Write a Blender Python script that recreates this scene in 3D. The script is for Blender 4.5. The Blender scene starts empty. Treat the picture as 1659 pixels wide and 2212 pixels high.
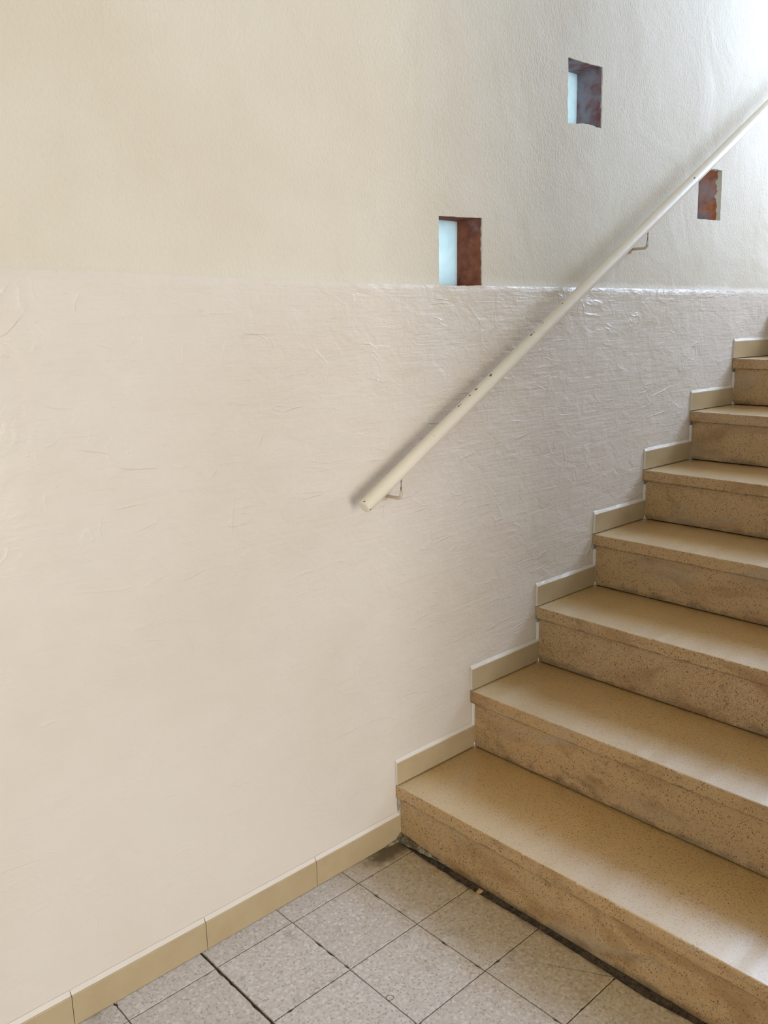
import bpy, bmesh, math, random
from mathutils import Vector, Matrix, noise
from mathutils.geometry import delaunay_2d_cdt

random.seed(7)
sc = bpy.context.scene
COL = sc.collection

# ------------------------------------------------------------------ measured layout (metres)
NOSE_X = [0.0069, 0.2973, 0.5861, 0.8743, 1.1575, 1.4502, 1.751, 2.042, 2.333]
TOP_Z = [0.1548, 0.3255, 0.4991, 0.6681, 0.8353, 1.0064, 1.1755, 1.3455, 1.5155]
OV = 0.0102                 # tread overhang
SLAB = 0.037                # tread thickness
STAIR_W = 1.36
DADO = [(-9, 1.4195), (-0.85, 1.4193), (-0.66, 1.4186), (-0.43, 1.4144), (-0.156, 1.4111),
        (0.1737, 1.411), (0.873, 1.415), (2.01, 1.4201), (9, 1.4205)]


def dado_z(x):
    for (x0, z0), (x1, z1) in zip(DADO, DADO[1:]):
        if x0 <= x <= x1:
            return z0 + (z1 - z0) * (x - x0) / (x1 - x0) + 0.0008 * noise.noise(Vector((x * 14, 3, 0)))
    return 1.42


# ------------------------------------------------------------------ node helpers
class NT:
    def __init__(self, name):
        self.m = bpy.data.materials.new(name)
        self.m.use_nodes = True
        self.t = self.m.node_tree
        self.t.nodes.clear()
        self.out = self.t.nodes.new('ShaderNodeOutputMaterial')
        self.b = self.t.nodes.new('ShaderNodeBsdfPrincipled')
        self.t.links.new(self.b.outputs[0], self.out.inputs[0])
        self.pos = self.t.nodes.new('ShaderNodeNewGeometry').outputs['Position']

    def put(self, sock, v):
        if isinstance(v, bpy.types.NodeSocket):
            self.t.links.new(v, sock)
        elif isinstance(v, (tuple, list)) and len(v) == 3 and sock.type == 'RGBA':
            sock.default_value = (*v, 1)
        else:
            sock.default_value = v

    def warp(self, v, scale, amt):
        c = self.noise(v, scale, 2, col=True)
        a = self.t.nodes.new('ShaderNodeVectorMath'); a.operation = 'SUBTRACT'
        self.put(a.inputs[0], c); a.inputs[1].default_value = (0.5, 0.5, 0.5)
        b = self.t.nodes.new('ShaderNodeVectorMath'); b.operation = 'MULTIPLY_ADD'
        self.put(b.inputs[0], a.outputs[0]); b.inputs[1].default_value = (amt,) * 3; self.put(b.inputs[2], v)
        return b.outputs[0]

    def math(self, op, a, b=0.0, c=0.0, clamp=False):
        n = self.t.nodes.new('ShaderNodeMath'); n.operation = op; n.use_clamp = clamp
        self.put(n.inputs[0], a); self.put(n.inputs[1], b)
        self.put(n.inputs[2], c)
        return n.outputs[0]

    def vmul(self, v, s, off=(0, 0, 0), rot=(0, 0, 0)):
        n = self.t.nodes.new('ShaderNodeMapping')
        self.put(n.inputs[0], v)
        n.inputs['Scale'].default_value = s
        n.inputs['Location'].default_value = off
        n.inputs['Rotation'].default_value = rot
        return n.outputs[0]

    def noise(self, v, scale, detail=3, rough=0.5, dist=0.0, col=False):
        n = self.t.nodes.new('ShaderNodeTexNoise')
        self.put(n.inputs['Vector'], v)
        n.inputs['Scale'].default_value = scale
        n.inputs['Detail'].default_value = detail
        n.inputs['Roughness'].default_value = rough
        n.inputs['Distortion'].default_value = dist
        return n.outputs['Color' if col else 'Fac']

    def vor(self, v, scale, feature='F1', rnd=1.0):
        n = self.t.nodes.new('ShaderNodeTexVoronoi'); n.feature = feature
        self.put(n.inputs['Vector'], v)
        n.inputs['Scale'].default_value = scale
        n.inputs['Randomness'].default_value = rnd
        return n

    def ramp(self, v, lo, hi, a=0.0, b=1.0, smooth=True):
        n = self.t.nodes.new('ShaderNodeMapRange')
        n.interpolation_type = 'SMOOTHSTEP' if smooth else 'LINEAR'
        self.put(n.inputs['Value'], v)
        n.inputs['From Min'].default_value = lo; n.inputs['From Max'].default_value = hi
        n.inputs['To Min'].default_value = a; n.inputs['To Max'].default_value = b
        return n.outputs[0]

    def mix(self, f, a, b, mode='MIX'):
        n = self.t.nodes.new('ShaderNodeMix'); n.data_type = 'RGBA'; n.blend_type = mode
        self.put(n.inputs[0], f); self.put(n.inputs[6], a); self.put(n.inputs[7], b)
        return n.outputs[2]

    def sep(self, v):
        n = self.t.nodes.new('ShaderNodeSeparateXYZ'); self.put(n.inputs[0], v)
        return n.outputs

    def bump(self, h, dist=1.0, prev=None, strength=1.0):
        n = self.t.nodes.new('ShaderNodeBump')
        self.put(n.inputs['Height'], h)
        n.inputs['Distance'].default_value = dist
        n.inputs['Strength'].default_value = strength
        if prev is not None:
            self.put(n.inputs['Normal'], prev)
        return n.outputs[0]

    def done(self, color, rough, normal=None, **kw):
        self.put(self.b.inputs['Base Color'], color)
        self.put(self.b.inputs['Roughness'], rough)
        if normal is not None:
            self.put(self.b.inputs['Normal'], normal)
        for k, v in kw.items():
            self.put(self.b.inputs[k.replace('_', ' ')], v)
        return self.m


def srgb(r, g, b):
    f = lambda c: (c / 255 / 12.92) if c <= 10.3 else ((c / 255 + 0.055) / 1.055) ** 2.4
    return (f(r), f(g), f(b))


# ------------------------------------------------------------------ materials
def mat_upper():
    n = NT('rough_cream_plaster')
    p = n.pos
    warp = n.noise(p, 3.0, 2, col=True)
    # stipple of the rough render, slightly elongated, with trowel sweeps
    st = n.noise(n.vmul(p, (1.25, 1.0, 0.85), rot=(0, 0.35, 0)), 150, 2.5, 0.55)
    st2 = n.noise(p, 330, 2, 0.6)
    med = n.noise(p, 22, 4, 0.6, 0.6)
    big = n.noise(p, 3.5, 3, 0.5, 0.8)
    amp = n.ramp(n.noise(p, 2.2, 2), 0.3, 0.75, 0.75, 1.15)
    h = n.math('MULTIPLY', n.math('ADD', n.math('MULTIPLY', st, 0.0019), n.math('MULTIPLY', st2, 0.0003)), amp)
    h = n.math('ADD', h, n.math('MULTIPLY', med, 0.0008))
    h = n.math('ADD', h, n.math('MULTIPLY', big, 0.010))
    # long vertical trowel ridge lines
    rn = n.noise(n.vmul(p, (3.2, 1, 1.0), rot=(0, 0.25, 0)), 1.6, 2.0, 0.45, 0.9)
    rid = n.math('POWER', n.math('SUBTRACT', 1.0, n.math('ABSOLUTE', n.math('MULTIPLY', n.math('SUBTRACT', rn, 0.5), 2.0))), 60)
    msk = n.ramp(n.noise(p, 2.3, 1), 0.56, 0.68)
    h = n.math('ADD', h, n.math('MULTIPLY', n.math('MULTIPLY', rid, msk), 0.0006))
    c = n.mix(n.ramp(n.noise(p, 2.0, 3), 0.35, 0.7), srgb(221, 212, 195), srgb(216, 205, 186))
    c = n.mix(n.ramp(n.noise(p, 9.0, 4, 0.6), 0.45, 0.8, 0.0, 0.22), c, srgb(206, 196, 176))
    return n.done(c, 0.75, n.bump(h), Specular_IOR_Level=0.3)


def mat_dado():
    n = NT('glossy_cream_dado_paint')
    p = n.pos
    warp = n.mix(0.5, p, n.noise(p, 2.0, 2, col=True))
    x, y, z = n.sep(p)
    # brush strokes, mostly along the wall, sweeping slightly
    dv = n.vmul(p, (6, 1, 95), rot=(0, -0.16, 0))
    br = n.noise(dv, 1.0, 3, 0.6, 0.5)
    dv2 = n.vmul(p, (9, 1, 60), rot=(0, 0.3, 0))
    br2 = n.noise(dv2, 1.0, 3, 0.6, 0.8)
    brm = n.ramp(n.noise(p, 2.5, 2), 0.4, 0.6)
    med = n.noise(n.vmul(p, (1, 1, 1.3)), 14, 3, 0.5, 0.9)
    big = n.noise(p, 4.0, 2, 0.5, 0.6)
    fine = n.noise(p, 120, 2, 0.5)
    # ridges left by the trowel
    def ridge(scale, seed, power, mapping):
        rn = n.noise(n.vmul(p, mapping, off=(seed, seed * 1.7, seed * 0.6), rot=(0, 0.2 * seed, 0)), scale, 2.0, 0.5, 1.1)
        return n.math('POWER', n.math('SUBTRACT', 1.0, n.math('ABSOLUTE', n.math('MULTIPLY', n.math('SUBTRACT', rn, 0.5), 2.0))), power)
    r1 = n.math('MULTIPLY', ridge(3.2, 1.3, 60, (1, 1, 1.5)), n.ramp(n.noise(p, 9, 1), 0.55, 0.66))
    r2 = n.math('MULTIPLY', ridge(5.0, 4.1, 45, (1.8, 1, 1)), n.ramp(n.noise(n.vmul(p, (1, 1, 1), off=(5, 2, 1)), 12, 1), 0.57, 0.68))
    r3 = n.math('MULTIPLY', ridge(2.6, 2.2, 70, (1, 1, 3.2)), n.ramp(n.noise(n.vmul(p, (1, 1, 1), off=(2, 7, 3)), 7, 1), 0.52, 0.66))
    # the lower left of the wall is smoother
    sm = n.ramp(n.math('ADD', z, n.math('MULTIPLY', x, 0.7)), 0.15, 1.35, 0.35, 1.15)
    h = n.math('MULTIPLY', br, 0.0013)
    h = n.math('ADD', h, n.math('MULTIPLY', n.math('MULTIPLY', br2, brm), 0.0014))
    h = n.math('ADD', h, n.math('ADD', n.math('MULTIPLY', med, 0.0042), n.math('MULTIPLY', n.noise(n.vmul(p, (1, 1, 1.4), off=(4, 4, 2), rot=(0, 0.7, 0)), 30, 3, 0.6, 0.9), 0.0014)))
    h = n.math('ADD', h, n.math('MULTIPLY', fine, 0.00016))
    h = n.math('ADD', h, n.math('ADD', n.math('MULTIPLY', n.math('ADD', n.math('ADD', r1, r2), r3), 0.0012), n.math('MULTIPLY', n.ramp(n.noise(n.vmul(p, (1, 1, 1.6), off=(3, 1, 9), rot=(0, 0.5, 0)), 55, 2), 0.64, 0.80), 0.0009)))
    h = n.math('MULTIPLY', h, sm)
    h = n.math('ADD', h, n.math('MULTIPLY', big, 0.007))
    c = n.mix(n.ramp(n.noise(p, 1.8, 3), 0.35, 0.7), srgb(223, 213, 201), srgb(218, 206, 191))
    c = n.mix(n.ramp(n.noise(p, 11, 3), 0.5, 0.85, 0, 0.2), c, srgb(226, 219, 205))
    rg = n.ramp(n.noise(p, 18, 3), 0.3, 0.7, 0.28, 0.42)
    return n.done(c, rg, n.bump(h), Specular_IOR_Level=0.5)


def mat_brick(name, grime, hue):
    n = NT(name)
    p = n.pos
    c = n.mix(n.ramp(n.noise(p, 30, 4, 0.6), 0.3, 0.7), hue, tuple(v * 0.55 for v in hue))
    c = n.mix(n.ramp(n.noise(n.vmul(p, (1, 1, 1), off=(4, 4, 4)), 20, 4, 0.55, 0.3), 0.60 - grime * 0.38, 0.92 - grime * 0.3), c, srgb(160, 156, 164))
    c = n.mix(n.ramp(n.noise(n.vmul(p, (1, 1, 1), off=(9, 1, 2)), 130, 2), 0.7, 0.78, 0, 0.6), c, srgb(160, 150, 150))
    h = n.math('ADD', n.math('MULTIPLY', n.noise(p, 60, 4, 0.6), 0.003), n.math('MULTIPLY', n.noise(p, 400, 2), 0.0006))
    return n.done(c, 0.85, n.bump(h), Specular_IOR_Level=0.25)


def mat_pane():
    n = NT('frosted_pale_blue_glass')
    tr = n.t.nodes.new('ShaderNodeBsdfTranslucent')
    c = n.mix(n.ramp(n.noise(n.pos, 22, 4, 0.6), 0.35, 0.75), (0.80, 0.95, 1.0), (0.70, 0.87, 0.94))
    n.put(tr.inputs[0], c)
    gl = n.t.nodes.new('ShaderNodeBsdfGlossy'); gl.inputs['Roughness'].default_value = 0.3
    gl.inputs[0].default_value = (0.9, 0.95, 1, 1)
    mx = n.t.nodes.new('ShaderNodeMixShader'); mx.inputs[0].default_value = 0.05
    n.t.links.new(tr.outputs[0], mx.inputs[1]); n.t.links.new(gl.outputs[0], mx.inputs[2])
    n.t.links.new(mx.outputs[0], n.out.inputs[0])
    return n.m


def mat_step(name='beige_terrazzo', riser=False):
    n = NT(name)
    p = n.pos
    base = n.mix(n.noise(p, 5, 3, 0.55), srgb(208, 169, 105), srgb(200, 157, 89))
    fine = n.noise(p, 330, 2, 0.7)
    base = n.mix(n.ramp(fine, 0.35, 0.65, 0.0, 0.55), base, srgb(178, 142, 84))
    # pale grains
    v0 = n.vor(p, 300)
    g0 = n.math('MULTIPLY', n.ramp(v0.outputs['Distance'], 0.30, 0.42, 1, 0), n.ramp(n.sep(v0.outputs['Color'])[0], 0.72, 0.76))
    base = n.mix(n.math('MULTIPLY', g0, 0.45), base, srgb(226, 210, 178))
    # small brown and black grains
    for scale, lo, colr, r in ((320, 0.80, srgb(108, 76, 42), 0.44), (230, 0.86, srgb(60, 42, 24), 0.40), (160, 0.935, srgb(34, 26, 16), 0.27)):
        v = n.vor(n.vmul(p, (1, 1, 1), off=(scale * 0.01, 0, 0.3)), scale)
        g = n.math('MULTIPLY', n.ramp(v.outputs['Distance'], r * 0.75, r, 1, 0), n.ramp(n.sep(v.outputs['Color'])[1], lo, lo + 0.02))
        base = n.mix(n.math('MULTIPLY', g, 0.85), base, colr)
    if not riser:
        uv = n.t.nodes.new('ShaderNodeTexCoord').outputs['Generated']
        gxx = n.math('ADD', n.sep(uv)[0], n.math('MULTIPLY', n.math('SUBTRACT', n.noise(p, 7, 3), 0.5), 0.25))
        base = n.mix(n.ramp(gxx, 0.08, 0.40, 0.36, 0.0), base, srgb(220, 204, 172))  # pale worn nosing, also paints in part of the lit band along the front
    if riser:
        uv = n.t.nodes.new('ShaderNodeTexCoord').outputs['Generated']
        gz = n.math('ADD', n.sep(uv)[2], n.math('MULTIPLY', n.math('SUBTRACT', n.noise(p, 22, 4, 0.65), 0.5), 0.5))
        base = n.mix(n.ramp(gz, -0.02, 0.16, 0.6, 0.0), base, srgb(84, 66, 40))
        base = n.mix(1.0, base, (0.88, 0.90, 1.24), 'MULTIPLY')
        s = n.ramp(n.noise(n.vmul(p, (1, 1, 2.2)), 4.0, 4, 0.6, 0.6), 0.48, 0.72, 0, 0.6)
        base = n.mix(s, base, srgb(140, 98, 56))
        s = n.ramp(n.noise(n.vmul(p, (1, 1, 2.6), off=(3, 1, 0)), 3.6, 4, 0.6, 0.5), 0.5, 0.72, 0, 0.5)
        base = n.mix(s, base, srgb(168, 150, 126))
        s = n.ramp(n.noise(n.vmul(p, (1, 1, 1.4), off=(7, 5, 0)), 9, 5, 0.65, 0.4), 0.56, 0.76, 0, 0.5)
        base = n.mix(s, base, srgb(92, 76, 52))
        rg = n.ramp(n.noise(p, 20, 3), 0.3, 0.7, 0.42, 0.6)
    else:
        s = n.ramp(n.noise(n.vmul(p, (1, 1, 1), off=(1, 4, 0)), 4, 2, 0.5, 0.2), 0.35, 0.8, 0, 0.3)
        base = n.mix(s, base, srgb(158, 124, 72))
        s = n.ramp(n.noise(n.vmul(p, (1, 1, 1), off=(6, 2, 0)), 60, 4, 0.6), 0.55, 0.85, 0, 0.25)
        base = n.mix(s, base, srgb(120, 100, 66))
        rg = n.ramp(n.noise(p, 5, 2), 0.3, 0.7, 0.33, 0.38)
    h = n.math('ADD', n.math('MULTIPLY', n.noise(p, 260, 2), 0.00012), n.math('MULTIPLY', n.noise(p, 7, 1), 0.0003))
    return n.done(base, rg, n.bump(h), Specular_IOR_Level=0.5 if riser else 1.0, Coat_Weight=0.0 if riser else 1.0, Coat_Roughness=0.28, Coat_IOR=1.7)


def mat_floor():
    n = NT('grey_terrazzo_floor_tile')
    p = n.pos
    x, y, z = n.sep(p)
    ix = n.math('FLOOR', n.math('DIVIDE', n.math('ADD', x, 0.18646), 0.19978))
    iy = n.math('FLOOR', n.math('DIVIDE', n.math('ADD', y, 0.0684), 0.19978))
    cx = n.t.nodes.new('ShaderNodeCombineXYZ'); n.put(cx.inputs[0], ix); n.put(cx.inputs[1], iy)
    wn = n.t.nodes.new('ShaderNodeTexWhiteNoise'); n.put(wn.inputs['Vector'], cx.outputs[0])
    base = n.mix(wn.outputs['Value'], srgb(204, 194, 186), srgb(216, 208, 203))
    base = n.mix(n.ramp(n.noise(p, 120, 4, 0.65), 0.35, 0.7, 0, 0.55), base, srgb(172, 156, 140))
    for scale, lo, colr, r, a in ((100, 0.60, srgb(226, 219, 212), 0.46, 0.5), (60, 0.80, srgb(238, 228, 220), 0.36, 0.5),
                                  (170, 0.7, srgb(150, 138, 128), 0.42, 0.6), (95, 0.85, srgb(184, 154, 122), 0.33, 0.55),
                                  (60, 0.95, srgb(92, 80, 68), 0.16, 0.6)):
        v = n.vor(n.vmul(n.mix(0.012, p, n.noise(p, 60, 2, col=True)), (1, 1, 1), off=(scale * 0.1, 0.7, 0)), scale)
        g = n.math('MULTIPLY', n.ramp(v.outputs['Distance'], r * 0.8, r, 1, 0), n.ramp(n.sep(v.outputs['Color'])[2], lo, lo + 0.02))
        base = n.mix(n.math('MULTIPLY', g, a), base, colr)
    # brown grime trodden into the stretch next to the stairs and the corner
    d = n.math('ADD', x, n.math('MULTIPLY', n.noise(p, 9, 4, 0.6), 0.22))
    g = n.ramp(d, -0.22, 0.08, 0, 0.95)
    base = n.mix(g, base, n.mix(1.0, base, (0.70, 0.60, 0.39), 'MULTIPLY'))
    s = n.ramp(n.noise(n.vmul(p, (1, 1, 1), off=(3, 3, 0)), 13, 5, 0.65, 0.4), 0.55, 0.78, 0, 0.5)
    base = n.mix(s, base, srgb(120, 104, 80))
    # dirt packed in the corner by the first step
    v = n.vmul(p, (1, 1, 1), off=(0.05, 0.03, 0))
    ln = n.t.nodes.new('ShaderNodeVectorMath'); ln.operation = 'LENGTH'; n.put(ln.inputs[0], n.vmul(v, (0.75, 1.7, 1)))
    dd = n.math('ADD', ln.outputs['Value'], n.math('MULTIPLY', n.math('SUBTRACT', n.noise(p, 30, 5, 0.7), 0.5), 0.10))
    base = n.mix(n.ramp(dd, 0.02, 0.075, 0.85, 0), base, srgb(72, 60, 36))
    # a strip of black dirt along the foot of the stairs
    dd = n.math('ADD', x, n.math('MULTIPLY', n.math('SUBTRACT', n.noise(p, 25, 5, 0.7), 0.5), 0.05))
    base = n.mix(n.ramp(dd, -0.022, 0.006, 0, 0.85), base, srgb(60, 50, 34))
    # small ring-shaped chip
    ln = n.t.nodes.new('ShaderNodeVectorMath'); ln.operation = 'LENGTH'
    n.put(ln.inputs[0], n.vmul(n.warp(p, 90, 0.004), (1, 1.15, 1), off=(0.3794, 0.4395, 0)))
    rr = n.math('ABSOLUTE', n.math('SUBTRACT', ln.outputs['Value'], 0.0078))
    base = n.mix(n.ramp(rr, 0.0006, 0.0014, 0.8, 0), base, srgb(70, 60, 48))
    h = n.math('ADD', n.math('MULTIPLY', n.noise(p, 90, 3), 0.0005), n.math('MULTIPLY', n.noise(p, 10, 2), 0.0012))
    return n.done(base, n.ramp(n.noise(p, 14, 4), 0.3, 0.7, 0.35, 0.6), n.bump(h), Specular_IOR_Level=0.45)


def mat_dirt():
    n = NT('dark_joint_dirt')
    p = n.pos
    c = n.mix(n.ramp(n.noise(p, 90, 5, 0.7), 0.35, 0.7), srgb(48, 38, 24), srgb(96, 80, 56))
    c = n.mix(n.ramp(n.noise(p, 400, 2), 0.66, 0.72, 0, 0.6), c, srgb(170, 158, 138))
    return n.done(c, 0.95, n.bump(n.math('MULTIPLY', n.noise(p, 220, 4, 0.7), 0.003)))


def mat_simple(name, a, b, scale, rough, hs=0.0003, hscale=80, spec=0.5):
    n = NT(name)
    c = n.mix(n.ramp(n.noise(n.pos, scale, 4, 0.6), 0.3, 0.7), a, b)
    return n.done(c, rough, n.bump(n.math('MULTIPLY', n.noise(n.pos, hscale, 3), hs)), Specular_IOR_Level=spec)


RAIL0 = Vector((-0.128, -0.055, 0.9226))
RAILD = Vector((1.893, 0, 1.1111)).normalized()


def mat_rail():
    n = NT('cream_gloss_rail_paint')
    p = n.pos
    c = n.mix(n.noise(p, 8, 3), srgb(232, 221, 201), srgb(226, 214, 193))
    wp = n.warp(p, 320, 0.0035)
    acc = None
    for (q, rad) in RAIL_CHIPS:
        v = n.t.nodes.new('ShaderNodeVectorMath'); v.operation = 'DISTANCE'
        n.put(v.inputs[0], wp); v.inputs[1].default_value = Vector(q) + Vector((0.0, 0.0, 0.0)) * 0
        m = n.ramp(v.outputs['Value'], rad * 0.8, rad, 1, 0)
        acc = m if acc is None else n.math('MAXIMUM', acc, m)
    c = n.mix(n.math('MULTIPLY', acc, 0.92), c, srgb(40, 34, 30))
    return n.done(c, 0.38, n.bump(n.math('MULTIPLY', n.noise(p, 50, 3), 0.0006)))


# camera geometry (used only to place the chips on the pipe where the photo has them)
CAM = Vector((-1.37472, -1.45758, 1.32457)); YAW, PITCH, ROLL, FPX = 0.74944, -0.21794, -0.01597, 1844.75
fw = Vector((math.sin(YAW) * math.cos(PITCH), math.cos(YAW) * math.cos(PITCH), math.sin(PITCH)))
rt = fw.cross(Vector((0, 0, 1))).normalized(); up = rt.cross(fw)
rt2 = rt * math.cos(ROLL) + up * math.sin(ROLL); up2 = -rt * math.sin(ROLL) + up * math.cos(ROLL)

# worn spots on the pipe: distance along it from its lower end, angle round it, size
CHIP_SPEC = [(0.001, 68, 0.0022), (0.0005, -26, 0.0024), (0.254, 44, 0.0013), (0.370, 84, 0.0030), (0.378, 82, 0.0018), (0.416, 82, 0.0024),
             (0.442, 82, 0.0034), (0.447, 80, 0.0022), (0.504, 76, 0.0036), (0.508, 80, 0.0030), (0.694, 82, 0.0036), (0.700, 82, 0.0026), (0.708, 78, 0.0024),
             (0.754, 86, 0.0026), (0.854, 86, 0.0026), (1.614, 40, 0.0038), (1.619, 40, 0.0026)]
RAIL_R = 0.0162
_side = Vector((0, -1, 0)); _upn = _side.cross(RAILD).normalized()
if _upn.z < 0:
    _upn = -_upn
RAIL_CHIPS = [(RAIL0 + RAILD * s + (_side * math.cos(math.radians(a)) + _upn * math.sin(math.radians(a))) * RAIL_R, r)
              for s, a, r in CHIP_SPEC]

M_UP = mat_upper(); M_DADO = mat_dado(); M_PANE = mat_pane()
M_BRA = mat_brick('red_brick_reveal', 0.05, srgb(160, 98, 74))
M_BRB = mat_brick('mortar_smeared_brick_reveal', 0.85, srgb(150, 92, 92))
M_BRC = mat_brick('patchy_orange_brick_reveal', 0.66, srgb(214, 128, 84))
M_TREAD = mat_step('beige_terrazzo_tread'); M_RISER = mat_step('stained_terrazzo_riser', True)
M_FLOOR = mat_floor(); M_DIRT = mat_dirt(); M_RAIL = mat_rail()
M_TILE = mat_simple('tan_glazed_skirting', srgb(186, 166, 131), srgb(179, 157, 121), 9, 0.26, 0.0002, 40)
M_MORT = mat_simple('pale_grey_mortar', srgb(190, 180, 164), srgb(140, 126, 106), 60, 0.8, 0.003, 90, 0.3)
M_CEIL = mat_simple('white_ceiling_plaster', srgb(214, 208, 198), srgb(206, 200, 190), 5, 0.85, 0.001, 60, 0.2)
M_BARE = mat_simple('raw_wall_back', srgb(150, 140, 125), srgb(130, 120, 105), 12, 0.9, 0.002, 60, 0.2)
M_CRUMB = mat_simple('ochre_crumb', srgb(188, 152, 104), srgb(160, 122, 76), 300, 0.8, 0.001, 400, 0.2)
M_WOODF = mat_simple('white_frame_paint', srgb(230, 228, 222), srgb(222, 218, 210), 10, 0.4)


# ------------------------------------------------------------------ object helpers
def link(name, bm, mats, parent=None, smooth=False):
    bmesh.ops.recalc_face_normals(bm, faces=bm.faces)
    me = bpy.data.meshes.new(name)
    bm.to_mesh(me); bm.free()
    for m in (mats if isinstance(mats, (list, tuple)) else [mats]):
        me.materials.append(m)
    if smooth:
        for f in me.polygons:
            f.use_smooth = True
    o = bpy.data.objects.new(name, me)
    COL.objects.link(o)
    if parent:
        o.parent = parent
        o.matrix_parent_inverse = parent.matrix_world.inverted()
    return o


def empty(name, loc=(0, 0, 0)):
    o = bpy.data.objects.new(name, None)
    o.empty_display_size = 0.1
    COL.objects.link(o); o.location = loc
    o.matrix_world = Matrix.Translation(loc)
    return o


def tag(o, label=None, cat=None, group=None, kind=None):
    if label: o['label'] = label
    if cat: o['category'] = cat
    if group: o['group'] = group
    if kind: o['kind'] = kind
    return o


def box(bm, x0, x1, y0, y1, z0, z1, bev=0.0):
    r = bmesh.ops.create_cube(bm, size=1.0)
    vs = r['verts']
    for v in vs:
        v.co = Vector(((x0 + x1) / 2 + v.co.x * (x1 - x0), (y0 + y1) / 2 + v.co.y * (y1 - y0), (z0 + z1) / 2 + v.co.z * (z1 - z0)))
    if bev:
        es = {e for v in vs for e in v.link_edges}
        bmesh.ops.bevel(bm, geom=list(es), offset=bev, segments=2, affect='EDGES', profile=0.6)


def extrude_profile(bm, prof, ys, jit=0.0, freq=40.0, mats=None):
    """prof: list of (x,z) closed; swept along y."""
    rings = []
    for y in ys:
        ring = []
        for k, (x, z) in enumerate(prof):
            dx = jit * noise.noise(Vector((y * freq, k * 0.15, x * 9))) if jit else 0
            dz = jit * noise.noise(Vector((y * freq, 7 + k * 0.15, z * 9))) if jit else 0
            ring.append(bm.verts.new((x + dx, y, z + dz)))
        rings.append(ring)
    n = len(prof)
    for a, b in zip(rings, rings[1:]):
        for k in range(n):
            f = bm.faces.new((a[k], a[(k + 1) % n], b[(k + 1) % n], b[k]))
            if mats:
                f.material_index = mats[k]
    bm.faces.new(rings[0]); bm.faces.new(list(reversed(rings[-1])))


# ------------------------------------------------------------------ wall with three square holes
def outline(corners, jit, seed, step=0.008, sag=None):
    """corners (x,z) counter-clockwise from bottom left -> jittered dense loop"""
    pts = []
    for k in range(4):
        a = Vector(corners[k]); b = Vector(corners[(k + 1) % 4])
        m = max(2, int((b - a).length / step))
        d = (b - a).normalized(); nrm = Vector((-d.y, d.x))
        for i in range(m):
            t = i / m
            q = a + (b - a) * t
            w = noise.noise(Vector((seed, k * 3.3, i * 0.45))) * jit
            w += noise.noise(Vector((seed + 9, k * 3.3, i * 1.7))) * jit * 0.5
            if t < 0.12 or t > 0.88:
                w *= 0.5
            q = q + nrm * w
            if sag and k == sag[0]:
                q = q + nrm * sag[1] * math.sin(math.pi * t)
            pts.append((q.x, q.y))
    return pts


HOLES = [
    dict(c=[(0.1765, 1.4115), (0.3352, 1.4135), (0.3333, 1.5755), (0.1757, 1.5695)], rim=0.005, m=M_BRA, jit=0.0012, sag=(0, -0.0015)),
    dict(c=[(0.6826, 1.8425), (0.8440, 1.8495), (0.8385, 2.0068), (0.6761, 2.0035)], rim=0.005, m=M_BRB, jit=0.0022, sag=(0, 0.004)),
    dict(c=[(1.4246, 1.6460), (1.5885, 1.6502), (1.5790, 1.8122), (1.4170, 1.8080)], rim=0.022, m=M_BRC, jit=0.0018, sag=None),
]
WX0, WX1, WZ1 = -4.0, 2.95, 3.6


def wall_disp(x, z):
    return 0.0008 * noise.noise(Vector((x * 1.7, z * 1.9, 0))) + 0.0004 * noise.noise(Vector((x * 5, z * 5, 4)))


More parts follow.
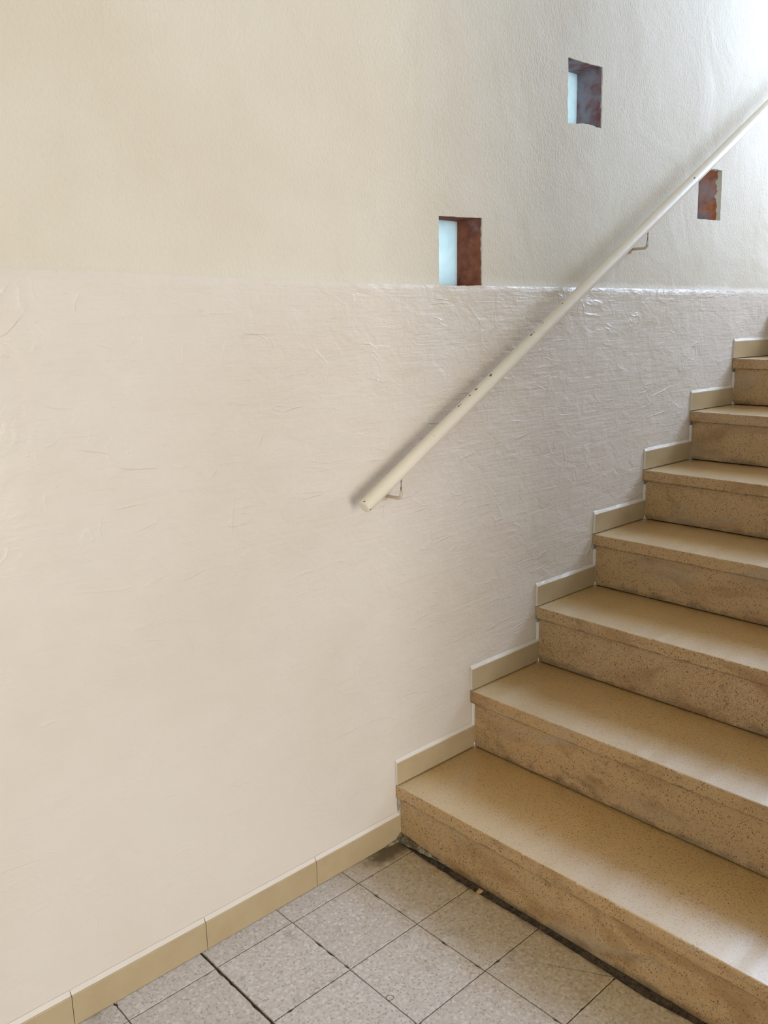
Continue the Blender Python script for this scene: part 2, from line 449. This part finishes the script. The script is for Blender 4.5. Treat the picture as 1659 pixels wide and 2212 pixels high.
def build_wall_back():
    pts, edges = [], []

    def add_loop(lp):
        s = len(pts)
        pts.extend(lp)
        edges.extend((s + i, s + (i + 1) % len(lp)) for i in range(len(lp)))
    add_loop([(WX0, 0), (WX1, 0), (WX1, WZ1), (WX0, WZ1)])
    loops = []
    for i, h in enumerate(HOLES):
        lp = outline(h['c'], h['jit'], i * 5.5 + 1, sag=h['sag'])
        loops.append(lp)
        add_loop(lp)
    # dado line: two constraint polylines 2.5 mm apart, broken at hole A whose sill meets it
    for off in (0.0, 0.0028):
        prev = None
        x = WX0
        while x <= WX1 + 1e-6:
            xx = min(max(x, WX0 + 1e-4), WX1 - 1e-4)
            if 0.170 < xx < 0.342:
                prev = None
            else:
                pts.append((xx, dado_z(xx) + off))
                if prev is not None:
                    edges.append((prev, len(pts) - 1))
                prev = len(pts) - 1
            x += 0.02
    # grid
    def inside_hole(x, z, m=0.006):
        for h in HOLES:
            xs = [c[0] for c in h['c']]; zs = [c[1] for c in h['c']]
            if min(xs) - m < x < max(xs) + m and min(zs) - m < z < max(zs) + m:
                return True
        return False
    g = 0.035
    x = WX0 + g
    while x < WX1:
        z = g
        fine = -1.3 < x < 2.3
        while z < WZ1:
            if (fine or (round(x / g) % 4 == 0 and round(z / g) % 4 == 0)) and not inside_hole(x, z) and abs(z - dado_z(x)) > 0.008:
                pts.append((x + random.uniform(-.004, .004), z + random.uniform(-.004, .004)))
            z += g
        x += g
    vs, es, fs, *_ = delaunay_2d_cdt([Vector(p) for p in pts], edges, [], 0, 1e-6)
    bm = bmesh.new()
    bv = []
    for v in vs:
        up_side = v.y > dado_z(v.x) + 0.0014
        bv.append(bm.verts.new((v.x, wall_disp(v.x, v.y) + (0.0022 if up_side else 0.0), v.y)))
    def in_poly(q, lp):
        c = False
        j = len(lp) - 1
        for i in range(len(lp)):
            if (lp[i][1] > q.y) != (lp[j][1] > q.y) and q.x < (lp[j][0] - lp[i][0]) * (q.y - lp[i][1]) / (lp[j][1] - lp[i][1]) + lp[i][0]:
                c = not c
            j = i
        return c
    for f in fs:
        cen = sum((vs[i] for i in f), Vector((0, 0))) / len(f)
        if any(in_poly(cen, lp) for lp in loops):
            continue
        face = bm.faces.new([bv[i] for i in f])
        face.material_index = 0 if cen.y > dado_z(cen.x) + 0.0004 else 1
        face.smooth = True
    # plaster rims of the holes, turning in
    bm.verts.ensure_lookup_table()
    for i, (h, lp) in enumerate(zip(HOLES, loops)):
        idx = []
        for q in lp:
            best = min(range(len(vs)), key=lambda k: (vs[k].x - q[0]) ** 2 + (vs[k].y - q[1]) ** 2)
            idx.append(bv[best])
        front = [bm.verts.new(v.co) for v in idx]
        back = []
        for k, v in enumerate(idx):
            d = h['rim'] * (0.6 + 1.1 * abs(noise.noise(Vector((i * 7.0, k * 0.35, 2)))))
            cx = sum(c[0] for c in h['c']) / 4; cz = sum(c[1] for c in h['c']) / 4
            back.append(bm.verts.new((v.co.x, v.co.y + d, v.co.z)))
        for k in range(len(idx)):
            a, b = idx[k], idx[(k + 1) % len(idx)]
            if a is b:
                continue
            a2, b2 = front[k], front[(k + 1) % len(idx)]
            f = bm.faces.new((a2, b2, back[(k + 1) % len(idx)], back[k]))
            f.material_index = 1 if (i == 0 and lp[k][1] < 1.42) else 0
    # back of the wall, pierced by slightly bigger holes, and its outer edges
    rects = []
    for h in HOLES:
        xs = [c[0] for c in h['c']]; zs = [c[1] for c in h['c']]
        rects.append((min(xs) - .012, max(xs) + .012, min(zs) - .012, max(zs) + .012))
    xs = sorted({WX0, WX1, *[r[0] for r in rects], *[r[1] for r in rects]})
    zs = sorted({0.0, WZ1, *[r[2] for r in rects], *[r[3] for r in rects]})
    YB = 0.13
    vv = {(a, b): bm.verts.new((a, YB, b)) for a in xs for b in zs}
    for a0, a1 in zip(xs, xs[1:]):
        for b0, b1 in zip(zs, zs[1:]):
            cx, cz = (a0 + a1) / 2, (b0 + b1) / 2
            if any(r[0] < cx < r[1] and r[2] < cz < r[3] for r in rects):
                continue
            bm.faces.new((vv[a0, b0], vv[a0, b1], vv[a1, b1], vv[a1, b0])).material_index = 2
    for (p, q) in (((WX0, 0), (WX1, 0)), ((WX1, 0), (WX1, WZ1)), ((WX1, WZ1), (WX0, WZ1)), ((WX0, WZ1), (WX0, 0))):
        f = bm.faces.new([bm.verts.new(c) for c in ((p[0], 0.003, p[1]), (q[0], 0.003, q[1]), (q[0], YB, q[1]), (p[0], YB, p[1]))])
        f.material_index = 2
    me_faces = [f for f in bm.faces]
    me = bpy.data.meshes.new('wall_back')
    # front faces must look towards the room
    for f in bm.faces:
        if f.smooth and f.material_index < 2:
            f.normal_update()
            if f.normal.y > 0:
                f.normal_flip()
    bm.to_mesh(me); bm.free()
    for m in (M_UP, M_DADO, M_BARE):
        me.materials.append(m)
    o = bpy.data.objects.new('wall_back', me); COL.objects.link(o)
    tag(o, 'cream plaster wall, rough above and glossy painted dado below', 'wall', kind='structure')
    return loops


loops = build_wall_back()

WLAB = ['small square wall opening at the dado line, clean red brick reveal and pale blue pane',
        'highest small square wall opening, grey-smeared brick reveal and narrow strip of pane',
        'small square wall opening partly hidden behind the handrail, patchy orange brick reveal']
for i, (h, lp) in enumerate(zip(HOLES, loops)):
    # brick lining: follows the outline, 12 mm thick, from behind the plaster to the outside face
    bm = bmesh.new()
    cx = sum(c[0] for c in h['c']) / 4; cz = sum(c[1] for c in h['c']) / 4
    y0, y1 = 0.0035, 0.128
    rings = []
    for (y, grow) in ((y0, 0.0009), (0.04, 0.0012), (y1, 0.0014), (y1, 0.0115), (y0, 0.0115)):
        ring = []
        for k, q in enumerate(lp):
            sx = 1 if q[0] > cx else -1; sz = 1 if q[1] > cz else -1
            ex = min(abs(q[0] - cx) / 0.08, 1) ** 8; ez = min(abs(q[1] - cz) / 0.08, 1) ** 8
            rj = 0.0005 * noise.noise(Vector((k * 0.3, y * 60, i)))
            ring.append(bm.verts.new((q[0] + sx * ex * (grow + rj), y, q[1] + sz * ez * (grow + rj))))
        rings.append(ring)
    m = len(lp)
    for r in range(5):
        a, b = rings[r], rings[(r + 1) % 5]
        for k in range(m):
            bm.faces.new((a[k], a[(k + 1) % m], b[(k + 1) % m], b[k]))
    w = link('window_%d' % (i + 1), bm, h['m'])
    tag(w, WLAB[i], 'window', kind='structure')
    xs = [c[0] for c in h['c']]; zs = [c[1] for c in h['c']]
    bm = bmesh.new()
    box(bm, min(xs) + 0.0035, max(xs) - 0.001, 0.086, 0.092, min(zs) + 0.001, max(zs) - 0.001, 0.001)
    link('glass_pane', bm, M_PANE, w)

# ------------------------------------------------------------------ floor
S = 0.19978
FX, FY = -0.18646, 0.0684
EDGE = [(0.0, 0.004), (-0.09, -0.004), (-0.25, -0.009), (-0.45, -0.004), (-0.66, -0.009), (-0.73, -0.013), (-0.82, -0.004), (-1.0, -0.006), (-9, -0.006)]


def stair_edge(y):
    for (y0, x0), (y1, x1) in zip(EDGE, EDGE[1:]):
        if y1 <= y <= y0:
            return x0 + (x1 - x0) * (y - y0) / (y1 - y0)
    return -0.006


bm = bmesh.new()
x0f, x1f, y0f = -4.0, 2.95, -4.7
box(bm, x0f, x1f, y0f, 0.0, -0.10, -0.0045)
for f in bm.faces:
    f.material_index = 1
random.seed(3)
gx, gy = {}, {}


def jl(i, j, ax):   # joint jitter, coherent per joint line
    return 0.0014 * noise.noise(Vector((i * 3.7 + 0.3, j * 1.9 + ax * 11, ax)))


near_cols = range(-16, 1)
for i in range(-20, 18):
    for j in range(-1, 24):
        # cell between columns i..i+1 and rows j..j+1 (row -1 is the cut strip by the wall)
        xa = FX + i * S + jl(i, j, 0); xb = FX + (i + 1) * S + jl(i + 1, j, 0)
        ya = -(FY + j * S) + jl(j, i, 1); yb = -(FY + (j + 1) * S) + jl(j + 1, i, 1)
        if j == -1:
            ya = -0.0015
        xa = max(xa, x0f); xb = min(xb, x1f); yb = max(yb, y0f)
        if xb - xa < 0.02 or ya - yb < 0.005:
            continue
        under = xa > -0.02
        if under and -STAIR_W + 0.02 < (ya + yb) / 2:
            continue      # nothing under the stairs
        near = -1.3 < xa < 0.0 and yb > -1.4
        gap = 0.0011 + 0.0007 * abs(noise.noise(Vector((i * 2.2, j * 3.1, 0))))
        gl = 0.0032 if i == -2 else gap
        gr = 0.0032 if i + 1 == -2 else gap
        X0, X1, Y0, Y1 = xa + gl, xb - gr, yb + gap, ya - gap
        dz = 0.0006 * noise.noise(Vector((i * 1.3, j * 2.7, 5)))
        n = 20 if near else 1
        bnd = []
        for (ax, ay, bx, by) in ((X0, Y0, X1, Y0), (X1, Y0, X1, Y1), (X1, Y1, X0, Y1), (X0, Y1, X0, Y0)):
            for k in range(n):
                t = k / n
                px, py = ax + (bx - ax) * t, ay + (by - ay) * t
                if near:
                    px += 0.0006 * noise.noise(Vector((px * 90, py * 90, 1)))
                    py += 0.0006 * noise.noise(Vector((px * 90, py * 90, 8)))
                    c = noise.noise(Vector((px * 45, py * 45, 3)))
                    if c > 0.42:    # nibbled edge
                        px += (((X0 + X1) / 2) - px) * 0.02; py += (((Y0 + Y1) / 2) - py) * 0.02
                if xb > -0.02 and i == 0 and py > -STAIR_W:
                    lim = stair_edge(py) + 0.0022 * noise.noise(Vector((1, py * 50, 2)))
                    if px > lim: px = lim
                bnd.append((px, py))
        top_in, top_out, low = [], [], []
        mx, my = (X0 + X1) / 2, (Y0 + Y1) / 2
        for (px, py) in bnd:
            dx, dy = mx - px, my - py
            ln = max((dx * dx + dy * dy) ** .5, 1e-6)
            top_in.append(bm.verts.new((px + dx / ln * 0.0012, py + dy / ln * 0.0012, dz)))
            low.append(bm.verts.new((px, py, -0.0006 + dz)))
            top_out.append(bm.verts.new((px, py, -0.006)))
        m = len(bnd)
        bm.faces.new(top_in)
        for a, b in ((top_in, low), (low, top_out)):
            for k in range(m):
                bm.faces.new((a[k], b[k], b[(k + 1) % m], a[(k + 1) % m]))
tag(link('floor', bm, [M_FLOOR, M_DIRT]), 'worn grey terrazzo floor tiles with dark dirty joints', 'floor', kind='structure')

# ------------------------------------------------------------------ skirting along the floor
TH = 0.0085     # tile face distance from wall
SKH = 0.0672


def skirting(x0, x1, z0, h, name, parent, left_paint=False, bead=0.010, slope=0.0):
    """glazed tile with a bead of wall paint along its top"""
    bm = bmesh.new()
    n = max(2, int((x1 - x0) / 0.012))
    rings = []
    for k in range(n + 1):
        x = x0 + (x1 - x0) * k / n
        w = 0.0007 * noise.noise(Vector((x * 40, z0 * 3, 1)))
        zz = z0 + slope * (x - x0)
        wd = lambda zq: wall_disp(x, zq) - 0.0006
        prof = [(wd(zz), zz), (-TH, zz + 0.0008), (-TH, zz + h - 0.0022), (-TH + 0.0008, zz + h - 0.0006), (-TH + 0.0022, zz + h + w), (wd(zz + h + bead), zz + h + bead + w * 1.5)]
        rings.append([bm.verts.new((x, y, z)) for (y, z) in prof])
    mm = [0, 0, 0, 0, 1, 0]
    for a, b in zip(rings, rings[1:]):
        for k in range(6):
            f = bm.faces.new((a[k], a[(k + 1) % 6], b[(k + 1) % 6], b[k])); f.material_index = mm[k]
    f = bm.faces.new(rings[0]); f.material_index = 1 if left_paint else 0
    bm.faces.new(list(reversed(rings[-1])))
    return link(name, bm, [M_TILE, M_DADO], parent)


bb = empty('baseboard_back', (-2, 0, 0))
tag(bb, 'low tan ceramic skirting tiles along the foot of the wall', 'baseboard', kind='structure')
jx = [-0.26538, -0.57055, -0.86792]
while jx[-1] > -3.7:
    jx.append(jx[-1] - 0.301)
ends = [0.0169] + jx
for k in range(len(ends) - 1):
    skirting(ends[k + 1] + 0.0007, ends[k] - 0.0007, 0.0004, SKH, 'skirting_tile', bb, bead=0.0085)
skirting(-3.99, jx[-1] - 0.0007, 0.0004, SKH, 'skirting_tile', bb)

# ------------------------------------------------------------------ staircase
st = empty('staircase', (0, 0, 0))
tag(st, 'straight flight of beige speckled terrazzo steps rising along the wall', 'staircase')
ys = [-0.0018 - (STAIR_W - 0.0018) * k / 170 for k in range(171)]
NS = len(NOSE_X)
LAND_X = 2.94
for i in range(NS):
    x, t = NOSE_X[i], TOP_Z[i]
    last = i == NS - 1
    xe = LAND_X if last else NOSE_X[i + 1] + OV + 0.035
    bm = bmesh.new()
    prof = [(x + 0.0006, t - SLAB + 0.002), (x, t - 0.0035), (x + 0.0010, t - 0.0010), (x + 0.0032, t), (x + 0.06, t), (xe, t), (xe, t - SLAB), (x + 0.0026, t - SLAB)]
    extrude_profile(bm, prof, ys, 0.0009, 28)
    for f in bm.faces:
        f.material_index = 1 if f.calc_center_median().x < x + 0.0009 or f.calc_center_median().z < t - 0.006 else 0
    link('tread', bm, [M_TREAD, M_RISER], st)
    zb = (TOP_Z[i - 1] + 0.0036) if i else -0.003
    bm = bmesh.new()
    rx = x + OV
    ysr = [-0.0085 - (STAIR_W - 0.0085) * k / 90 for k in range(91)]
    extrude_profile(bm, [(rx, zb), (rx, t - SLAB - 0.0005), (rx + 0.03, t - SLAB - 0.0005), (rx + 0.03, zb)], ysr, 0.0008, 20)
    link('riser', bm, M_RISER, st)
    # rough mortar and paint strip between riser and wall
    bm = bmesh.new()
    z0 = (TOP_Z[i - 1] if i else 0.0)
    z1 = t - SLAB - (0.012 if i in (2, 3, 4, 5, 6) else 0.001)
    n = 26
    rings = []
    for k in range(n + 1):
        z = z0 + (z1 - z0) * k / n
        w = 0.0095 + 0.0035 * noise.noise(Vector((i * 4.1, z * 60, 0))) + (0.004 if k < 3 else 0)
        f = 0.0016 + 0.002 * noise.noise(Vector((i * 2.1, z * 45, 6)))
        rings.append([bm.verts.new(c) for c in ((rx - 0.004 - f, wall_disp(rx, z) - 0.0006, z), (rx - 0.003 - f, -0.0025, z), (rx - 0.0012 - abs(f) * .5, -w * .6, z), (rx + 0.002, -w, z), (rx + 0.02, -w, z), (rx + 0.02, wall_disp(rx + 0.02, z) - 0.0006, z))])
    for a, b in zip(rings, rings[1:]):
        for k in range(6):
            bm.faces.new((a[k], a[(k + 1) % 6], b[(k + 1) % 6], b[k]))
    bm.faces.new(rings[0]); bm.faces.new(list(reversed(rings[-1])))
    link('mortar_strip', bm, M_MORT if i == 0 else M_DADO, st, smooth=True)
    # skirting tile on this tread
    if not last:
        skirting(x - 0.001, NOSE_X[i + 1] + OV + 0.001, t + 0.0022, 0.0615, 'skirting_tile', st, left_paint=True, bead=0.0085)
    else:
        skirting(x - 0.001, LAND_X, t + 0.0022, 0.0615, 'skirting_tile', st, left_paint=True, bead=0.0085)
# solid concrete body behind the risers
bm = bmesh.new()
prof = [(0.16, -0.003)]
for i in range(NS):
    x, t = NOSE_X[i], TOP_Z[i]
    if i == 0:
        prof = [(x + OV + 0.031, -0.003), (x + OV + 0.031, t - SLAB - 0.0005)]
    else:
        prof += [(x + OV + 0.037, TOP_Z[i - 1] - SLAB - 0.0005), (x + OV + 0.037, t - SLAB - 0.0005)]
prof += [(LAND_X, TOP_Z[-1] - SLAB - 0.0005), (LAND_X, -0.003)]
extrude_profile(bm, prof, [-0.02, -STAIR_W + 0.01])
link('concrete_core', bm, M_DIRT, st)

# lump of mortar in the corner at the foot of the first step
bm = bmesh.new()
n, m = 44, 9
rows = []
for k in range(n + 1):
    y = -0.003 - 0.175 * k / n
    fade = 1.0 if k < 8 else max(0.12, 1 - (k - 8) / (n - 8))
    rr = (0.013 + 0.005 * noise.noise(Vector((y * 60, 0, 1)))) * fade
    row = []
    for a in range(m + 1):
        ang = math.pi / 2 * a / m
        q = rr * (1 + 0.25 * noise.noise(Vector((y * 110, a * 0.8, 3))))
        row.append(bm.verts.new((0.0172 - q * math.cos(ang) * 1.2, y, q * math.sin(ang) * 1.2 + 0.0002)))
    row.append(bm.verts.new((0.0215, y, rr * 1.1)))
    row.append(bm.verts.new((0.0215, y, -0.003)))
    rows.append(row)
for a, b in zip(rows, rows[1:]):
    for k in range(len(a) - 1):
        bm.faces.new((a[k], a[k + 1], b[k + 1], b[k]))
bm.faces.new(rows[0]); bm.faces.new(list(reversed(rows[-1])))
n = 20
rows = []
for k in range(n + 1):
    x = 0.012 - 0.055 * k / n
    fade = 1 - (k / n) ** 1.5
    rr = (0.006 + 0.003 * noise.noise(Vector((x * 80, 2, 1)))) * (0.25 + 0.75 * fade)
    rows.append([bm.verts.new((x, -TH - 0.0002 - rr * 1.6 * math.cos(math.pi / 2 * a / 6) * (1 + 0.2 * noise.noise(Vector((x * 150, a, 0)))), rr * math.sin(math.pi / 2 * a / 6) * 1.1)) for a in range(7)])
for a, b in zip(rows, rows[1:]):
    for k in range(6):
        bm.faces.new((a[k], a[k + 1], b[k + 1], b[k]))
ml = link('mortar_lump', bm, mat_simple('dusty_corner_mortar', srgb(158, 144, 120), srgb(84, 70, 46), 55, 0.9, 0.004, 120, 0.2), st, smooth=True)

# ------------------------------------------------------------------ handrail
def tube(bm, path, r, seg=20, cap=True, round_end=False):
    rings = []
    P = [Vector(p) for p in path]
    for k, p in enumerate(P):
        d = (P[min(k + 1, len(P) - 1)] - P[max(k - 1, 0)]).normalized()
        s = d.cross(Vector((0, 0, 1)))
        if s.length < 1e-3: s = Vector((1, 0, 0))
        s.normalize(); u = s.cross(d)
        rr = r[k] if isinstance(r, list) else r
        rings.append([bm.verts.new(p + (s * math.cos(2 * math.pi * q / seg) + u * math.sin(2 * math.pi * q / seg)) * rr) for q in range(seg)])
    for a, b in zip(rings, rings[1:]):
        for q in range(seg):
            bm.faces.new((a[q], a[(q + 1) % seg], b[(q + 1) % seg], b[q]))
    if cap:
        bm.faces.new(rings[0]); bm.faces.new(list(reversed(rings[-1])))


hr = empty('handrail', tuple(RAIL0))
tag(hr, 'sloping cream painted round pipe handrail with chipped paint, fixed to the wall', 'handrail')
bm = bmesh.new()
L = 3.05
path = [RAIL0 + RAILD * s for s in (-0.0035, -0.0028, -0.0012, 0.001)]
rad = [RAIL_R * 0.72, RAIL_R * 0.88, RAIL_R * 0.97, RAIL_R]
k = 1
while k * 0.05 < L:
    path.append(RAIL0 + RAILD * (0.05 * k)); rad.append(RAIL_R); k += 1
tube(bm, path, rad, 40)
link('rail_pipe', bm, M_RAIL, hr, smooth=True)
mbr = mat_simple('cream_bracket_paint', srgb(212, 196, 172), srgb(204, 188, 164), 30, 0.5)
for bx in (-0.0135, 1.022, 2.06):
    zc = RAIL0.z + (bx - RAIL0.x) * RAILD.z / RAILD.x
    bm = bmesh.new()
    zb = zc - 0.067
    y1 = -0.055
    # flat bar: out of the wall, rounded elbow, up to the pipe
    pts = [(0.004, zb)]
    pts.append((y1 + 0.012, zb))
    for a in range(1, 6):
        an = math.pi / 2 * a / 6
        pts.append((y1 + 0.012 - 0.012 * math.sin(an), zb + 0.012 * (1 - math.cos(an))))
    pts.append((y1, zb + 0.012)); pts.append((y1, zc - RAIL_R * 0.8))
    tube(bm, [(bx, y, z) for y, z in pts], 0.0042, 12)
    b = link('bracket', bm, mbr, hr, smooth=True)
    bm = bmesh.new()
    tube(bm, [(bx, 0.003, zb), (bx, -0.0015, zb), (bx, -0.0025, zb)], [0.011, 0.011, 0.009], 20)
    link('wall_plate', bm, mbr, b, smooth=True)

# ------------------------------------------------------------------ crumbs on the floor and step
def crumb(x, y, z, sx, sy, sz, seed, mat, label, cat='debris'):
    bm = bmesh.new()
    bmesh.ops.create_icosphere(bm, subdivisions=3, radius=1.0)
    for v in bm.verts:
        d = 1 + 0.45 * noise.noise(v.co * 1.6 + Vector((seed, 0, 0))) + 0.18 * noise.noise(v.co * 5 + Vector((seed, 1, 0)))
        v.co = Vector((v.co.x * sx * d, v.co.y * sy * d, max(v.co.z, -0.5) * sz * d))
        v.co.z += sz * 0.5
    mn = min(v.co.z for v in bm.verts)
    for v in bm.verts:
        v.co.z -= mn
    o = link('crumb', bm, mat)
    o.location = (x, y, z + 0.0002); o.rotation_euler = (0, 0, seed)
    tag(o, label, cat)
    return o


crumb(-0.0253, -0.1746, 0.0, 0.0085, 0.0048, 0.0022, 1.2, M_CRUMB, 'flat ochre flake lying on the floor tile near the stair foot')
crumb(-0.0035, -0.296, 0.0, 0.0085, 0.0060, 0.0045, 2.9, M_CRUMB, 'ochre crumb against the dirty joint at the foot of the first step')
crumb(1.7535, -0.012, TOP_Z[5], 0.0035, 0.003, 0.0022, 4.0, mat_simple('white_plaster_crumb', srgb(230, 214, 196), srgb(214, 196, 172), 200, 0.8),
      'tiny white plaster crumb in the corner of the second highest visible tread')

# ------------------------------------------------------------------ rest of the stair hall (behind and beside the camera)
def wall_box(name, dims, mat, label, cat='wall'):
    bm = bmesh.new()
    for d in dims:
        box(bm, *d)
    return tag(link(name, bm, mat), label, cat, kind='structure')


YF, XL = -4.7, -4.0
# front wall (far behind the camera) with a wide doorway
DX0, DX1, DZ = -1.9, -0.3, 2.1
wall_box('wall_front', [(XL, DX0, YF - 0.12, YF, 0, WZ1), (DX1, WX1, YF - 0.12, YF, 0, WZ1), (DX0, DX1, YF - 0.12, YF, DZ, WZ1)], M_CEIL,
         'plain wall behind the viewer with a wide open doorway')
LY0, LY1, LZA, LZB = -2.6, -1.2, 0.5, 1.7
wall_box('wall_left', [(XL - 0.12, XL, YF - 0.12, LY0, 0, WZ1), (XL - 0.12, XL, LY1, 0.13, 0, WZ1),
                       (XL - 0.12, XL, LY0, LY1, 0, LZA), (XL - 0.12, XL, LY0, LY1, LZB, WZ1)], M_CEIL, 'plain wall closing the hall on the left, with a low window')
WY0, WY1, WZA, WZB = -1.28, -0.06, 1.8, 3.3
wall_box('wall_right', [(WX1, WX1 + 0.12, YF - 0.12, WY0, 0, WZ1), (WX1, WX1 + 0.12, WY1, 0.13, 0, WZ1),
                        (WX1, WX1 + 0.12, WY0, WY1, 0, WZA), (WX1, WX1 + 0.12, WY0, WY1, WZB, WZ1)], M_CEIL,
         'end wall above the stairs with a tall window')
wall_box('wall_stairwell', [(-0.1, WX1, -STAIR_W - 0.15, -STAIR_W - 0.004, 0, WZ1)], M_CEIL, 'inner wall on the open side of the stairs')
wall_box('ceiling', [(XL - 0.12, WX1 + 0.12, YF - 0.12, 0.13, WZ1, WZ1 + 0.12)], M_CEIL, 'white plaster ceiling', 'ceiling')
bm = bmesh.new()
fw_ = 0.05
for d in ((WX1 + .03, WX1 + .08, WY0, WY0 + fw_, WZA, WZB), (WX1 + .03, WX1 + .08, WY1 - fw_, WY1, WZA, WZB),
          (WX1 + .03, WX1 + .08, WY0 + fw_, WY1 - fw_, WZA, WZA + fw_), (WX1 + .03, WX1 + .08, WY0 + fw_, WY1 - fw_, WZB - fw_, WZB)):
    box(bm, *d)
tag(link('window_4', bm, M_WOODF), 'white framed window over the stair landing', 'window', kind='structure')


bm = bmesh.new()
for d in ((XL - .08, XL - .03, LY0, LY0 + fw_, LZA, LZB), (XL - .08, XL - .03, LY1 - fw_, LY1, LZA, LZB),
          (XL - .08, XL - .03, LY0 + fw_, LY1 - fw_, LZA, LZA + fw_), (XL - .08, XL - .03, LY0 + fw_, LY1 - fw_, LZB - fw_, LZB)):
    box(bm, *d)
tag(link('window_5', bm, M_WOODF), 'low white framed window in the left wall of the hall', 'window', kind='structure')


def area(name, loc, target, sx, sy, power, color):
    l = bpy.data.lights.new(name, 'AREA'); l.shape = 'RECTANGLE'; l.size = sx; l.size_y = sy
    l.energy = power; l.color = color
    o = bpy.data.objects.new(name, l); COL.objects.link(o)
    o.location = loc
    o.rotation_euler = (Vector(target) - Vector(loc)).to_track_quat('-Z', 'Z').to_euler()
    return o


LAND_W, LAND_C = 75, (0.53, 0.70, 1.0)
DOOR_W, DOOR_C = 96, (1.0, 0.96, 0.91)
WORLD_S, WORLD_C = 1.36, (1.0, 1.0, 0.99)
# daylight through the landing window (cool) and through the doorway (warm)
area('landing_window_daylight', (WX1 + 0.02, (WY0 + WY1) / 2, (WZA + WZB) / 2), (0, (WY0 + WY1) / 2, (WZA + WZB) / 2), WY1 - WY0 - 0.1, WZB - WZA - 0.1, LAND_W, LAND_C)
area('doorway_daylight', ((DX0 + DX1) / 2, YF + 0.01, DZ / 2), ((DX0 + DX1) / 2, 0, DZ / 2), DX1 - DX0, DZ, DOOR_W, DOOR_C)
LEFT_W, LEFT_C = 24, (0.60, 0.88, 1.0)
area('left_window_daylight', (XL + 0.01, (LY0 + LY1) / 2, (LZA + LZB) / 2), (0, (LY0 + LY1) / 2, (LZA + LZB) / 2), LY1 - LY0 - 0.1, LZB - LZA - 0.1, LEFT_W, LEFT_C)

w = bpy.data.worlds.new('sky'); sc.world = w; w.use_nodes = True
bg = w.node_tree.nodes['Background']
bg.inputs[0].default_value = (*WORLD_C, 1); bg.inputs[1].default_value = WORLD_S

# ------------------------------------------------------------------ camera
cam = bpy.data.cameras.new('camera'); co = bpy.data.objects.new('camera', cam); COL.objects.link(co)
cam.sensor_fit = 'VERTICAL'; cam.sensor_height = 36.0; cam.lens = FPX / 2212 * 36.0
cam.clip_start = 0.02
Mx = Matrix((rt2, up2, -fw)).transposed().to_4x4(); Mx.translation = CAM
co.matrix_world = Mx
sc.camera = co

vs_ = sc.view_settings
vs_.view_transform = 'Standard'; vs_.look = 'None'; vs_.gamma = 1.0; vs_.use_curve_mapping = False
vs_.exposure = 0.0
